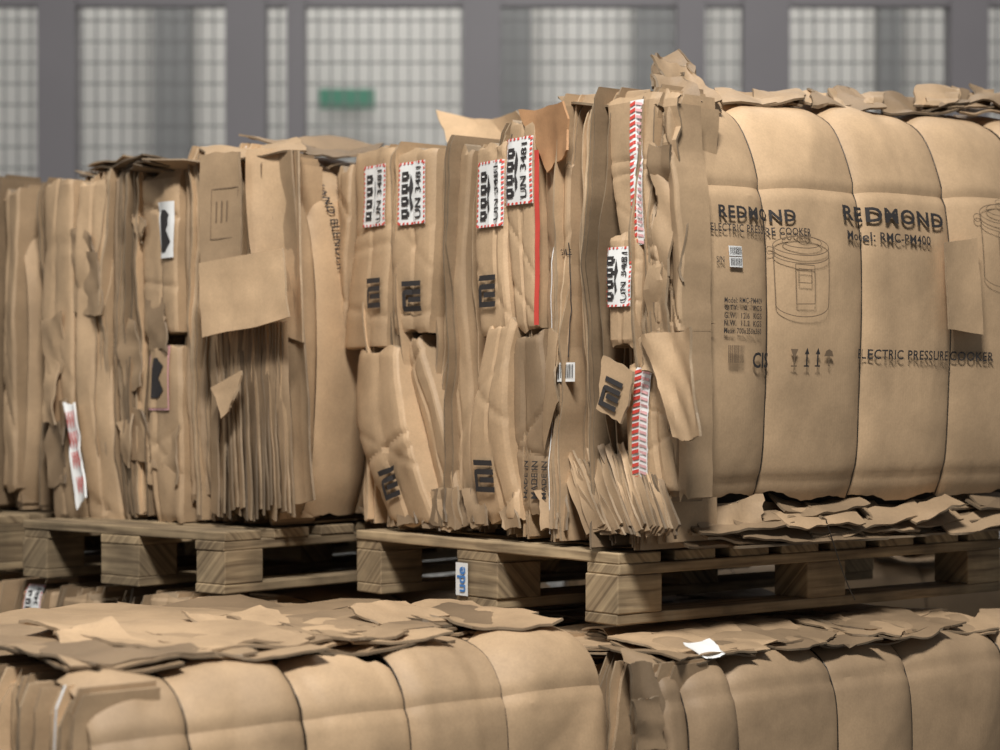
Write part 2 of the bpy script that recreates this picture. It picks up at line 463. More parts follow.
        if wires:
            for k, bq in enumerate(bounds[1:-1]):
                cu = bpy.data.curves.new('strap', 'CURVE'); cu.dimensions = '3D'; cu.bevel_depth = .0012; cu.bevel_resolution = 1
                sp = cu.splines.new('POLY'); n = 50; sp.points.add(n)
                for i in range(n + 1):
                    p = f(bq + .002 * N(i * .1, k), i / n, .0015); sp.points[i].co = (*p, 1)
                cu.materials.append(WIRE)
                ob = bpy.data.objects.new('strap_wire', cu); scene.collection.objects.link(ob); ob.parent = s.root
        return surf
    def skirt(s, z0, z1, n=14, qmax=None, lo=.55, hi=.95):
        qmax = qmax or s.lr
        for k in range(n):
            q0 = random.uniform(0, qmax - .2); q1 = q0 + random.uniform(.12, .45); za = random.uniform(z0, z1)
            h = random.uniform(.015, .05); d = random.uniform(-.09, -.01); sd = round(random.random() * 99, 2)
            tl = random.uniform(-.05, .05)
            rows = []
            for j in range(5):
                row = []
                for i in range(31):
                    u = i / 30; q = q0 + (q1 - q0) * u; v = j / 4
                    w = .012 * fold(q * 2.5, 0, sd) + tl * (u - .5)
                    zz = za + w + h * (v - .5) + (.012 * fold(q * 7, j, sd + .4) if j in (0, 4) else 0)
                    row.append(s.fr.R(q, d + .06 * (1 - v) * .8 + .012 * fold(q * 4, v * .5, sd + .2), max(zz, z0)))
                rows.append(row)
            s.mb.sheet(rows, .005, random.uniform(lo, hi))
    def litter(s, z, n, q=(0.05, 1.0), l=(0.05, 1.0), smin=.12, smax=.45, dz=.05, white=.08, tilt=.06, stack=(1, 4), amp=.004):
        k = 0
        while k < n:
            a = random.uniform(*q); b = random.uniform(*l)
            w = random.uniform(smin, smax); h = random.uniform(smin, smax); th = random.gauss(0, .3) + random.choice((0, math.pi / 2))
            zc = z + random.uniform(0, dz); tu = random.gauss(0, tilt); tv = random.gauss(0, tilt)
            bend = random.uniform(-.01, .02)
            for m in range(random.randint(*stack)):
                c = s.fr.C + s.fr.er * (a + random.gauss(0, .012)) + s.fr.el * (b + random.gauss(0, .012)); t2 = th + random.gauss(0, .05)
                u = (s.fr.er * math.cos(t2) + s.fr.el * math.sin(t2)) * w / 2; v = (-s.fr.er * math.sin(t2) + s.fr.el * math.cos(t2)) * h / 2
                def P(x, y): return c + u * x + v * y + Vector((0, 0, zc + m * .007 + tu * x * w / 2 + tv * y * h / 2))
                wh = random.random() < white
                s.flap('L', None, pts=[P(-1, 1), P(1, 1), P(1, -1), P(-1, -1)], bend=bend, th=.004 if not wh else .002, tint=random.uniform(.4, 1.15) if not wh else random.uniform(.4, .6),
                       amp=amp, jag=.005, nu=10, nv=10, mb=WL(s.mb) if wh else None)
                k += 1
    def done(s):
        s.mb.build('compressed_cardboard', s.root)
        if s.pr.f: s.pr.build('printing_and_labels', s.root)

# ------------------------------------------------------------ pallets
def pallet(cx, cy, ang, z, length=1.2, width=.8, tint=1.0, label=False):
    fr = Frame(cx, cy, ang); mb = MB(); er, el = fr.er, fr.el; Z = Vector((0, 0, 1))
    def bx(r, l, zz, lr, ll, lz):
        a = random.uniform(-.006, .006)
        mb.box(fr.C + er * (r + random.uniform(-.003, .003)) + el * (l + random.uniform(-.003, .003)) + Z * (z + zz), er * lr + el * a * lr, el * ll - er * a * ll, Z * lz, 0, tint * random.uniform(.75, 1.2))
    rb = [0, length / 2 - .06, length - .12]
    lb = [(0, .1), (width / 2 - .0725, .145), (width - .1, .1)]
    for l, w in lb:
        bx(0, l, 0, length, w, .022)                 # bottom runners
        for r in rb: bx(r, l, .0221, .12, w, .0778)  # blocks
        bx(0, l, .1, length, w, .022)                # stringer boards
    n = 8; bw = .115
    for k in range(n):                               # deck boards across
        bx(k * (length - bw) / (n - 1), 0, .1221, bw, width, .022)
    ob = mb.build('wooden_pallet', None, [WOOD], smooth=False)
    bv = ob.modifiers.new('bevel', 'BEVEL'); bv.width = .003; bv.segments = 2; bv.limit_method = 'ANGLE'
    if label:
        pm = MB()
        d = Decal(pm, lambda q, zz, off: fr.L(q, off, zz), width / 2 + .045, z + .058, -1, math.pi / 2)
        d.rect(-.036, -.022, .036, .022, W_, .006); d.text('ude', 0, 0, .055, .03, BL, .008, .02)
        pm.build('pallet_label', ob)
    return ob, fr

PZ = 1.05
pallet(.235, 3.98, 38, PZ, width=.93, label=True)
pallet(-.635, 4.62, 50, PZ, tint=.9, width=.76)
pallet(-1.33, 5.26, 50, PZ, tint=.8)

# ------------------------------------------------------------ BALE 1 (main, upper right)
b = Bale(.34, 3.95, 38, 1.22, 1.08, 1.2, 2.12)
def zt1(q): return interp(q, [0, .08, .3, .5, 1.08], [2.10, 2.13, 2.13, 2.09, 2.085]) + .012 * N(q * 12, 3)
def fan1(q, z):
    w = d = 0
    if z < 1.45 and q < .42:
        k = (1.45 - z) / .25; g = math.exp(-((q - .2) / .12) ** 2)
        w = -.07 * k * k * g; d = .06 * k * k * g
    return w, d
b.edges(.012, 1.08, zt1, 1.2, fan=fan1, levels=40)
S = {}
S['a'] = b.strip([(352, 392, 152), (352, 391, 240), (340, 386, 350)], .02, seed=1, tint=1.0, tilt=.01, rough=.6)
S['b'] = b.strip([(395, 433, 150), (394, 431, 240), (394, 424, 332)], .015, seed=2, tint=.94, tilt=-.01, rough=.6)
b.strip([(334, 352, 170), (334, 352, 250), (330, 344, 350)], .0, seed=21, tint=.85)
S['a2'] = b.strip([(352, 398, 350), (356, 414, 430), (386, 436, 524)], .02, .015, .02, seed=3, tint=1.02)
b.strip([(398, 420, 338), (420, 444, 420), (436, 460, 512)], -.005, .014, seed=4, tint=.8)
b.strip([(452, 470, 150), (450, 466, 280), (457, 474, 500)], -.015, .008, seed=41, tint=.75)
S['c'] = b.strip([(473, 505, 145), (473, 507, 240), (478, 513, 335)], .015, seed=5, tint=1.03, tilt=.01, rough=.6)
S['c2'] = b.strip([(484, 513, 325), (471, 511, 420), (476, 518, 520)], .02, .014, .015, seed=6, tint=1.05)
S['d'] = b.strip([(507, 536, 120), (508, 536, 220), (516, 536, 330)], .012, seed=7, tint=.92, tilt=0, rough=.6)
b.flap('L', [(535.5, 150, .03), (539.5, 150, .03), (539, 325, .03), (535, 325, .03)], bend=0, th=.002, tint=.9, amp=.002, jag=.0, nu=2, mb=WL(b.mb, R_))
S['d2'] = b.strip([(514, 542, 335), (512, 548, 430), (514, 552, 512)], .01, seed=8, tint=.58)
S['e'] = b.strip([(543, 572, 165), (545, 570, 300), (548, 566, 440)], -.005, .008, seed=9, tint=.85)
S['g'] = b.strip([(606, 656, 97), (610, 650, 170), (622, 652, 250)], .005, .01, seed=10, tint=.95, crease=.75, rough=.6)
S['g2'] = b.strip([(610, 636, 235), (611, 638, 290), (612, 634, 345)], .02, seed=11, tint=1.0, rough=.6)
S['g3'] = b.strip([(624, 668, 365), (626, 670, 430), (632, 676, 492)], .012, seed=12, tint=1.0, crease=.75, tilt=0, rough=.7)
b.strip([(656, 674, 110), (662, 684, 240), (662, 684, 335)], -.0, .012, seed=13, tint=.85, rough=1.3)
b.strip([(640, 660, 245), (645, 664, 300), (640, 662, 370)], .005, .012, seed=14, tint=.8, rough=1.3)
b.strip([(668, 684, 320), (670, 686, 400), (668, 686, 495)], -.0, .012, seed=15, tint=.8, rough=1.3)
def lab(bb, sf, px, py, w, h, kind, rot=0, face='L', d=.03, **k):
    q, z = bb.fr.inv(face, px, py, d)
    D = Decal(bb.pr, sf, q, z, -1 if face == 'L' else 1, rot)
    if kind == 'un': D.un_label(w, h)
    elif kind == 'mi': D.phone_logo(w)
    elif kind == 'bar': D.barcode(w, h, **k)
    return D
for key, px, py in (('a', 377, 196), ('b', 413, 193), ('c', 490, 194), ('d', 518, 171)):
    lab(b, S[key], px, py, .094, .144, 'un')
lab(b, S['g2'], 621, 277, .07, .12, 'un')
for key, px, py, r in (('a', 374, 293, 1.57), ('b', 408, 296, 1.57), ('c', 485, 291, 1.57), ('a2', 393, 483, 1.85), ('c2', 487, 476, 1.57)):
    lab(b, S[key], px, py, .07, 0, 'mi', r, d=.04)
D = lab(b, S['d2'], 532, 480, 0, 0, '', math.pi / 2)
for k in range(3): D.text('MADE IN', 0, .03 - .03 * k, .08, .018, I_, .006)
D = lab(b, S['e'], 556, 300, 0, 0, '')
D.line([(-.025, -.12), (-.025, .12)], .003, I_, .006); D.line([(.02, -.12), (.02, .12)], .003, I_, .006)
D.text('FRAGILE', 0, .1, .05, .012, I_, .006)
lab(b, S['e'], 562, 372, .05, .04, 'bar')
def tape(D, x, h, w):
    D.rect(x - w / 2, -h / 2, x + w / 2, h / 2, W_, .005, 3, 34)
    n = int(h / .013)
    for k in range(n):
        y = -h / 2 + k * h / n
        D.poly([(x - w * .46, y), (x - w * .02, y + .005), (x - w * .02, y + .012), (x - w * .46, y + .007)], R_, .0068)
        D.poly([(x + w * .46, y), (x + w * .04, y + .004), (x + w * .04, y + .009), (x + w * .46, y + .006)], P_, .0068)
D = lab(b, S['g'], 634, 172, 0, 0, '', .02); tape(D, 0, .29, .034)
D = lab(b, S['g3'], 641, 428, 0, 0, '', -.04); tape(D, 0, .24, .044)
sf = b.flap('L', [(605, 356, .05), (637, 372, .05), (622, 424, .06), (598, 408, .06)], bend=.004, tint=.95, amp=.001)
lab(b, sf, 613, 394, .06, 0, 'mi', 1.25, d=.055)
b.flap('L', [(648, 336, .05), (690, 326, .08), (697, 436, .09), (676, 440, .07)], bend=.01, tint=1.08, amp=.008, jag=.004)
b.flap('L', [(645, 335, .04), (662, 332, .04), (668, 380, .06), (640, 372, .05)], bend=.01, tint=.9, amp=.008)
b.flap('L', [(522, 112, .01), (566, 102, .03), (568, 150, .04), (550, 172, .02)], bend=.006, tint=1.0, amp=.004, mb=WL(b.mb, OR))
b.flap('L', [(548, 330, .02), (560, 332, .02), (556, 400, .04), (545, 450, .02)], bend=.0, tint=.95)
for k in range(14):   # crumpled panels at the corner
    px = random.uniform(655, 678); py = random.uniform(130, 460)
    w = random.uniform(5, 9); h = random.uniform(18, 55); dd = random.uniform(-.01, .02)
    b.flap('L', [(px - w, py - h, dd), (px + w, py - h + random.uniform(-8, 8), dd + random.uniform(-.02, .02)), (px + w, py + h, dd + random.uniform(-.02, .02)), (px - w, py + h + random.uniform(-6, 6), dd)],
           bend=random.uniform(-.008, .008), tint=random.uniform(.45, 1.15), amp=.013, jag=.004, nu=8)
for k in range(24):   # fanned layers at bottom of the corner
    px = 575 + k * 3.9; py = 452 + random.uniform(-10, 8) + abs(k - 11) * 1.0
    b.flap('L', [(px - 12, py, .0 + k * .001), (px - 5, py - 3, .0), (px + 28 - k * .5, 528 + random.uniform(-5, 8), .07), (px + 12, 533 + random.uniform(-6, 6), .06)],
           bend=.003, tint=random.uniform(.4, 1.1), amp=.004, jag=.0015, nu=4)
for k in range(12):
    px = random.uniform(390, 560)
    b.flap('L', [(px - 10, 490, .02), (px + 10, 488, .02), (px + 12, 528 + random.uniform(-6, 4), .04), (px - 6, 526 + random.uniform(-5, 5), .035)], bend=.006, tint=random.uniform(.45, 1), amp=.006, jag=.003, nu=7, nv=7)
# right face
prof1 = [(-.03, 1.285), (0, 1.36), (.012, 1.5), (.018, 1.7), (.008, 1.86), (-.02, 1.98), (-.075, 2.075), (-.17, 2.11), (-.30, 2.12)]
bd1 = [.006, .245, .53, .825, 1.108, 1.25]
sR = b.panel(bd1, prof1, .02, rise=.05, creases=((1.925, .006), (1.335, .003)), tints=[1.0, 1.06, 1.08, 1.0, 1.0],
             tend=[.90, .95, .92, .95, .93], tstart=[.02, .015, .01, .01, 0], lump=1.0)
pr = b.pr; DD = .022
def RD(px, py, rot=0):
    q, z = b.fr.inv('R', px, py, DD); return Decal(pr, sR, q, z, 1, rot)
def span(x0, x1, y): return b.fr.inv('R', x1, y, DD)[0] - b.fr.inv('R', x0, y, DD)[0]
O = .0075
RD(755, 215).text('REDMOND', 0, 0, span(718, 792, 215), .025, I_, O, .03, 1.15)
RD(893, 218).text('REDMOND', 0, 0, span(844, 945, 219), .032, I_, O, .03, 1.15)
RD(758, 231).text('ELECTRIC PRESSURE COOKER', 0, 0, span(710, 806, 231), .016, I_, O, .01, 1.1)
RD(886, 239).text('Model: RMC-PM400', 0, 0, span(846, 929, 239), .02, I_, O, .015, 1.05)
RD(924, 355).text('ELECTRIC PRESSURE COOKER', 0, 0, span(858, 991, 355), .021, I_, O, .018, 1.1)
RD(757, 360).text('CIS', 0, 0, span(747, 766, 360), .032, I_, O, .02)
RD(716, 260).text('S/N', 0, 0, .02, .012, I_, O)
for yy in (252, 263): RD(731, yy).barcode(.035, .02)
RD(730, 355).barcode(.05, .05, FD, white=False, o=O)
for i, t in enumerate(('Model: RMC-PM409', 'QTY:   2   PCS', 'G.W.  12.6  KGS', 'N.W.  11.2  KGS', 'Meas: 700x350x360')):
    RD(737, 301 + i * 7.5).text(t, 0, 0, .105, .0115, I_, O, .01, 1.1)
def cooker(D, sc):
    def el(cx, cy, rx, ry, a0=0, a1=2 * math.pi, n=30): return [(cx + rx * math.cos(a0 + (a1 - a0) * k / n), cy + ry * math.sin(a0 + (a1 - a0) * k / n)) for k in range(n + 1)]
    S_ = lambda P: [(x * sc, y * sc) for x, y in P]
    w = .0018
    D.line(S_(el(0, .45, .5, .13)), w, FD, O); D.line(S_(el(0, .5, .36, .08)), w, FD, O)
    D.line(S_([(-.5, .45), (-.47, -.35)]), w, FD, O); D.line(S_([(.5, .45), (.47, -.35)]), w, FD, O)
    D.line(S_(el(0, -.35, .47, .16, math.pi, 2 * math.pi)), w, FD, O); D.line(S_(el(0, .34, .5, .13, math.pi, 2 * math.pi)), w, FD, O)
    D.line(S_([(-.16, .2), (.2, .19), (.2, -.33), (-.14, -.34), (-.16, .2)]), w, FD, O)
    D.line(S_([(-.1, .14), (.14, .13), (.14, -.05), (-.1, -.05), (-.1, .14)]), w, FD, O)
    D.line(S_(el(0, .6, .12, .05)), w, FD, O); D.line(S_(el(-.55, .38, .07, .05)), w, FD, O)
cooker(RD(797, 280), .15); cooker(RD(1000, 250), .17)
for i, px in enumerate((789, 801, 812, 823)):
    D = RD(px, 356)
    if i == 0: D.poly([(-.01, .015), (.01, .015), (.003, 0), (-.003, 0)], FD, O); D.line([(0, 0), (0, -.02)], .003, FD, O); D.line([(-.008, -.02), (.008, -.02)], .003, FD, O)
    elif i == 3: D.poly([(-.014, 0), (-.009, .011), (0, .015), (.009, .011), (.014, 0)], FD, O); D.line([(0, 0), (0, -.02)], .003, FD, O)
    else: D.line([(0, -.02), (0, .01)], .004, I_, O); D.poly([(-.007, .004), (.007, .004), (0, .018)], I_, O); D.line([(-.008, -.02), (.008, -.02)], .003, I_, O)
b.skirt(1.205, 1.275, 40, lo=.4, hi=1.0)
b.flap('R', [(692, 500, -.02), (760, 500, -.01), (766, 528, .01), (700, 534, .0)], bend=.004, tint=.85, amp=.01, jag=.006)
b.flap('R', [(944, 242, .05), (976, 238, .055), (982, 334, .055), (948, 330, .05)], bend=.003, tint=1.1, amp=.001, jag=.001)
b.flap('R', [(652, 60, -.12), (690, 54, -.10), (718, 100, -.04), (668, 98, -.06)], bend=.02, tint=.8, amp=.014, jag=.005)
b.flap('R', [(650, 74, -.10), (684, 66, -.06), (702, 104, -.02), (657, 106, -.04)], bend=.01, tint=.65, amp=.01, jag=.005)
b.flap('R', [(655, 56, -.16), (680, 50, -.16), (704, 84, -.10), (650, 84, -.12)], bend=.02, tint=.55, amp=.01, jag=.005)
b.flap('R', [(662, 92, -.08), (714, 94, -.08), (722, 112, -.05), (664, 106, -.03)], bend=.008, tint=1.0, amp=.006, jag=.003)
b.flap('L', [(560, 100, -.04), (650, 93, -.04), (655, 104, .01), (576, 104, .0)], bend=.004, tint=.8, amp=.006, jag=.003)
b.flap('R', [(715, 92, -.2), (800, 91, -.2), (806, 102, -.10), (722, 104, -.10)], bend=.004, tint=.85, amp=.008, jag=.004)
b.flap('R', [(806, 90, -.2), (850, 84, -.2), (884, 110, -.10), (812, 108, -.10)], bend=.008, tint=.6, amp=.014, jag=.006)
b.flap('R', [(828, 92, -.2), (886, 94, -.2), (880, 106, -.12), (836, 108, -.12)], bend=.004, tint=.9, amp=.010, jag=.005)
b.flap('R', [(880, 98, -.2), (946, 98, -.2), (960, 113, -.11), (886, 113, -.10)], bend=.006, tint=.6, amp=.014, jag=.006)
b.flap('R', [(950, 104, -.2), (1010, 98, -.2), (1015, 110, -.11), (960, 114, -.10)], bend=.01, tint=.95, amp=.008, jag=.004)
for k in range(12):   # torn scraps along the top edge
    px = random.uniform(715, 1000); w = random.uniform(10, 24); y = 97 + random.uniform(-3, 4)
    b.flap('R', [(px - w, y - random.uniform(2, 9), -.19), (px + w, y - random.uniform(0, 8), -.17), (px + w, y + 9, -.11), (px - w, y + 10, -.11)], bend=.0, tint=random.uniform(.5, 1.05), amp=.01, jag=.006, nu=8, nv=6)
b.litter(2.085, 24, (.1, 1.1), (.15, .92), .2, .4, .03, 0, .03)
b.flap('L', [(436, 112, -.35), (518, 110, -.35), (550, 150, -.3), (450, 150, -.3)], bend=.04, tint=1.25, amp=.004, jag=.003)
b.done()

# ------------------------------------------------------------ BALE 2 (upper left)
b = Bale(-.506, 4.75, 50, 1.1, .95, 1.2, 2.1)
def zt2(q): return interp(q, [0, .15, .3, .6, .95], [2.07, 2.12, 2.12, 2.10, 2.09]) + .012 * N(q * 12, 8)
b.edges(.012, .95, zt2, 1.2, levels=30)
S = {}
b.strip([(40, 74, 180), (41, 75, 350), (50, 84, 520)], .01, seed=1, tint=.92, tilt=.02, crease=.5)
b.strip([(80, 104, 180), (78, 106, 350), (90, 118, 522)], .012, seed=2, tint=1.0, tilt=-.02)
b.strip([(109, 122, 176), (110, 124, 350), (119, 134, 520)], -.01, seed=3, tint=.55)
S['l'] = b.strip([(138, 180, 174), (139, 180, 260), (142, 178, 335)], .015, seed=4, tint=.95, tilt=.015, crease=.6)
S['m'] = b.strip([(144, 180, 345), (146, 184, 430), (150, 184, 520)], .015, .014, seed=5, tint=.9)
b.strip([(186, 200, 165), (187, 203, 330), (190, 206, 500)], .0, seed=6, tint=.65)
for k in range(16):   # crushed flaps bulging from the left stack
    px = random.uniform(48, 185); py = random.uniform(200, 470); w = random.uniform(5, 12); h = random.uniform(14, 40)
    if 150 < px and (190 < py < 275 or 335 < py < 420): continue
    b.flap('L', [(px - w, py - h, .015), (px + w, py - h + random.uniform(-8, 8), .03), (px + w + random.uniform(-5, 8), py + h, random.uniform(.02, .05)), (px - w + random.uniform(-3, 6), py + h + random.uniform(-10, 10), .02)],
           bend=.004, tint=random.uniform(.55, 1.15), amp=.008, jag=.004, nu=8)
S['n'] = b.flap('L', [(200, 156, .06), (243, 150, .07), (242, 262, .08), (202, 266, .07)], bend=.004, tint=.9, amp=.002)
b.flap('L', [(247, 150, .04), (300, 148, .05), (304, 340, .04), (254, 335, .05)], bend=.03, tint=1.18, amp=.003)
b.flap('L', [(244, 158, .03), (292, 150, .035), (316, 500, .03), (282, 505, .03)], bend=.02, tint=.85, amp=.003)
b.flap('L', [(201, 264, .09), (284, 247, .11), (290, 318, .12), (203, 338, .1)], bend=.004, tint=1.28, amp=.002, jag=.0015)
for k in range(22):
    px = 212 + k * 3.3
    b.flap('L', [(px, 322, .05 + .001 * k), (px + 5, 322, .05), (px + 8 + k * .3, 515 + random.uniform(-10, 8), .03 + .02 * random.random()), (px + 1 + k * .3, 512, .01)], bend=.002, tint=random.uniform(.3, 1.15), amp=.003, jag=.0015, nu=3, nv=18)
b.flap('L', [(214, 388, .08), (242, 372, .09), (234, 402, .1), (222, 418, .09)], bend=.004, tint=1.1, amp=.003)
D = lab(b, S['l'], 168, 230, 0, 0, ''); D.rect(-.032, -.07, .032, .07, W_, .006); D.rect(-.02, -.055, .0, .05, I_, .008); D.poly([(0, -.05), (.022, -.03), (.0, .0)], I_, .008); D.poly([(0, .0), (.022, .03), (.0, .05)], I_, .008)
D = lab(b, S['m'], 161, 378, 0, 0, ''); D.rect(-.05, -.08, .045, .08, P_, .004); D.rect(-.046, -.075, .041, .075, K, .0055); D.rect(-.03, -.05, .0, .05, I_, .0075, 2, 4); D.poly([(.0, -.05), (.025, -.03), (.0, .0)], I_, .0075); D.poly([(.0, .0), (.025, .03), (.0, .045)], I_, .0075)
D = lab(b, S['n'], 222, 213, 0, 0, '', d=.08)
D.line([(-.05, -.06), (.05, -.06), (.05, .06), (-.05, .06), (-.05, -.06)], .002, FD, .003)
for k in range(3): D.line([(-.03 + k * .02, -.02), (-.03 + k * .02, .03)], .005, FD, .003)
sf = b.flap('L', [(64, 405, .06), (74, 402, .06), (88, 495, .07), (79, 510, .06)], bend=.01, tint=.9, amp=.006, mb=WL(b.mb))
for yy, xx in ((420, 71), (440, 74), (460, 77), (485, 82)):
    q, z = b.fr.inv('L', xx, yy, .065); D = Decal(b.pr, sf, q, z, -1, .15); D.text('VVV', 0, 0, .035, .045, R_, .006, .03)
prof2 = [(-.03, 1.22), (0, 1.32), (.015, 1.5), (.02, 1.7), (.005, 1.86), (-.03, 1.98), (-.085, 2.05), (-.17, 2.09), (-.28, 2.10)]
bd2 = [.012, .075, .26, .38, .55, .83, 1.1]
s2 = b.panel(bd2, prof2, .02, tints=[.95, 1.1, .98, 1, 1, 1], creases=((1.99, .004),), lump=.6)
q, z = b.fr.inv('R', 335, 228, .02); Decal(b.pr, s2, q, z, 1, -math.pi / 2 + .06).text('HAND BLENDER', 0, 0, .21, .026, I_, .008, .01, 1.1)
b.flap('L', [(200, 148, .0), (300, 140, -.05), (306, 150, .03), (205, 158, .05)], bend=.01, tint=.9)
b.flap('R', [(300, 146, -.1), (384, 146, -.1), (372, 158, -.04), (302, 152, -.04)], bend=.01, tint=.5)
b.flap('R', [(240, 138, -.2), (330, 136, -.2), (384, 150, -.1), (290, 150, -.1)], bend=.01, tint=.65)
b.litter(2.07, 16, (.1, 1.0), (.12, .85), .2, .4, .03, 0, .03)
b.skirt(1.205, 1.24, 7)
b.done()

# ------------------------------------------------------------ BALE 3 (far left)
b = Bale(-1.285, 5.41, 50, 1.1, .95, 1.2, 2.1)
b.edges(.012, .6, 2.1, 1.2, levels=20)
b.strip([(2, 18, 190), (2, 18, 350), (0, 16, 490)], .01, seed=2, tint=.8)
b.strip([(-30, -4, 190), (-30, -4, 350), (-32, -5, 490)], .01, seed=3, tint=.85)
b.panel([.0, .25, .5, .8, 1.1], prof2, .02, tints=[.9, .95, 1, 1], rows=30, cols=10)
b.litter(2.08, 8, (.1, 1.0), (.12, .85), .2, .4, .035, 0, .04)
b.done()

# ------------------------------------------------------------ lower bales
profL = [(-.05, .17), (0, .32), (.02, .6), (.02, .85), (.012, .93), (-.008, .985), (-.045, 1.025), (-.10, 1.045), (-.2, 1.055)]
b = Bale(-.646, 3.15, 39, 1.08, 1.08, .15, 1.03)
b.edges(.01, 1.06, 1.03, .3, levels=20)
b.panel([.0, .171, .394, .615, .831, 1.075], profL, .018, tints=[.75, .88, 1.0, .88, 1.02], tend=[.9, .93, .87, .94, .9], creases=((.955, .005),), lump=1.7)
b.litter(.99, 150, (.14, .96), (.40, .93), .2, .55, .045, .05, .018, (1, 5))
P = lambda r, l, z: b.fr.C + b.fr.er * r + b.fr.el * l + Vector((0, 0, z))
for k in range(30):
    q0 = random.uniform(.0, .85); l0 = random.uniform(.12, .26)
    w = random.uniform(.12, .35); z = 1.05 + random.uniform(0, .022); w = min(w, 1.06 - q0)
    sk = random.uniform(-.05, .05)
    b.flap('R', None, pts=[P(q0, l0 + .2, z + .01), P(q0 + w, l0 + .22, z + random.uniform(0, .02)), P(q0 + w, l0 - .06 + sk, z + .004), P(q0, l0 - .05, z)], bend=random.uniform(0, .01), tint=random.uniform(.4, 1.15), amp=.006, jag=.008, th=.005)
b.flap('R', None, pts=[P(.12, .5, 1.095), P(.52, .42, 1.09), P(.46, .08, 1.075), P(.16, .14, 1.08)], bend=.01, tint=.95, amp=.005, jag=.006, th=.006)
b.flap('R', None, pts=[P(.5, .4, 1.085), P(.85, .38, 1.08), P(.78, .14, 1.07), P(.5, .18, 1.075)], bend=.008, tint=.7, amp=.005, jag=.006, th=.005)
b.flap('R', None, pts=[P(.0, .5, 1.085), P(.2, .5, 1.08), P(.2, .06, 1.06), P(.02, .1, 1.06)], bend=.008, tint=.6, amp=.005, jag=.006, th=.005)
for q0, l0 in ((.1, .3), (.4, .36), (.72, .28)):   # flaps lifting slightly
    w = random.uniform(.1, .18)
    b.flap('R', None, pts=[P(q0, l0 + .05, 1.105), P(q0 + w, l0 + .06, 1.10), P(q0 + w, l0 - .06, 1.075), P(q0, l0 - .05, 1.075)], bend=.004, tint=random.uniform(.7, 1.1), amp=.006, jag=.006, th=.004)
b.done()

profM = [(-.05, .17), (0, .32), (.02, .6), (.02, .82), (.012, .90), (-.008, .95), (-.05, .985), (-.11, 1.0), (-.2, 1.0)]
b = Bale(.30, 3.77, 38, 1.25, 1.04, .15, 1.03)
b.edges(.01, 1.04, 1.0, .3, levels=16)
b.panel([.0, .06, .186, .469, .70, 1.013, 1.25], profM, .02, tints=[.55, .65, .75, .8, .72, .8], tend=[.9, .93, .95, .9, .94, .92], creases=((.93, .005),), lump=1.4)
b.litter(.985, 60, (.12, 1.12), (.2, .9), .15, .4, .015, .03, .01, amp=.003)
P = lambda r, l, z: b.fr.C + b.fr.er * r + b.fr.el * l + Vector((0, 0, z))
for k in range(22):
    q0 = random.uniform(.0, .95); l0 = random.uniform(.06, .12); w = random.uniform(.12, .3); z = 1.0 + random.uniform(0, .025)
    b.flap('R', None, pts=[P(q0, l0 + .12, z + .005), P(q0 + w, l0 + .12, z + .01), P(q0 + w, l0 - .08, z - .01), P(q0, l0 - .06, z - .01)], bend=random.uniform(0, .006), tint=random.uniform(.4, 1.05), amp=.006, jag=.008, th=.004)
b.flap('R', [(628, 665, .02), (652, 660, .02), (660, 725, .04), (630, 735, .03)], bend=.004, tint=.5, amp=.01, jag=.003)
b.flap('R', [(630, 700, .05), (656, 694, .05), (668, 745, .05), (634, 750, .04)], bend=.004, tint=.7, amp=.01, jag=.003)
b.flap('R', None, pts=[P(.1, .04, 1.03), P(.17, .04, 1.03), P(.17, -.01, 1.005), P(.12, .0, 1.005)], bend=.004, tint=.4, amp=.006, jag=.004, th=.001, mb=WL(b.mb))
b.done()

b = Bale(-.6, 4.66, 50, 1.2, .98, .15, 1.03)
b.edges(.01, .98, 1.02, .3, levels=14)
b.strip([(150, 200, 598), (150, 200, 660)], .01, .02, seed=2, tint=.8)
b.strip([(60, 100, 598), (60, 100, 660)], .01, .02, seed=3, tint=.8)
sl = b.strip([(22, 52, 590), (22, 52, 660)], .01, .02, seed=4, tint=.8)
lab(b, sl, 36, 604, .06, .1, 'un')
b.panel([.0, .3, .6, .9, 1.2], profM, .02, rows=24, cols=10)
b.litter(.985, 24, (.1, 1.1), (.12, .88), .12, .4, .01, .04, .01)
b.done()

b = Bale(-1.37, 5.30, 50, 1.2, .95, .15, 1.03)
b.edges(.01, .5, 1.02, .3, levels=12)
b.panel([.0, .3, .6, .9, 1.2], profM, .02, rows=20, cols=8)
b.litter(.985, 14, (.1, 1.1), (.12, .85), .12, .4, .01, .05, .01)
b.done()
# bale added further back to darken the gap under the right pallet
b = Bale(.42, 5.95, 12, 1.3, .9, .15, 1.06)
b.edges(.01, .88, 1.03, .3, levels=12)
b.panel([.0, .3, .6, .9, 1.3], profM, .02, tints=[.7, .75, .8, .7], rows=24, cols=10)
b.litter(1.0, 24, (.1, 1.2), (.12, .8), .15, .4, .04, .02, .02)
b.done()
for cx, cy, a in ((-.55, 3.28, 39), (.37, 3.9, 38), (-.58, 4.79, 50), (-1.35, 5.43, 50), (.46, 6.02, 12)):
    pallet(cx, cy, a, 0.0)

cu = bpy.data.curves.new('w', 'CURVE'); cu.dimensions = '3D'; cu.bevel_depth = .0013
sp = cu.splines.new('POLY'); fr = Frame(.34, 3.95, 38); P = [(826, 520), (834, 545), (842, 570), (850, 590), (855, 600)]
sp.points.add(len(P) - 1)
for i, (x, y) in enumerate(P):
    q, z = fr.inv('R', x, y, .03); sp.points[i].co = (*fr.R(q, .03, z), 1)
cu.materials.append(WIRE)
ob = bpy.data.objects.new('strap_wire_end', cu); scene.collection.objects.link(ob)
ob.parent = bpy.data.objects['cardboard_bale']

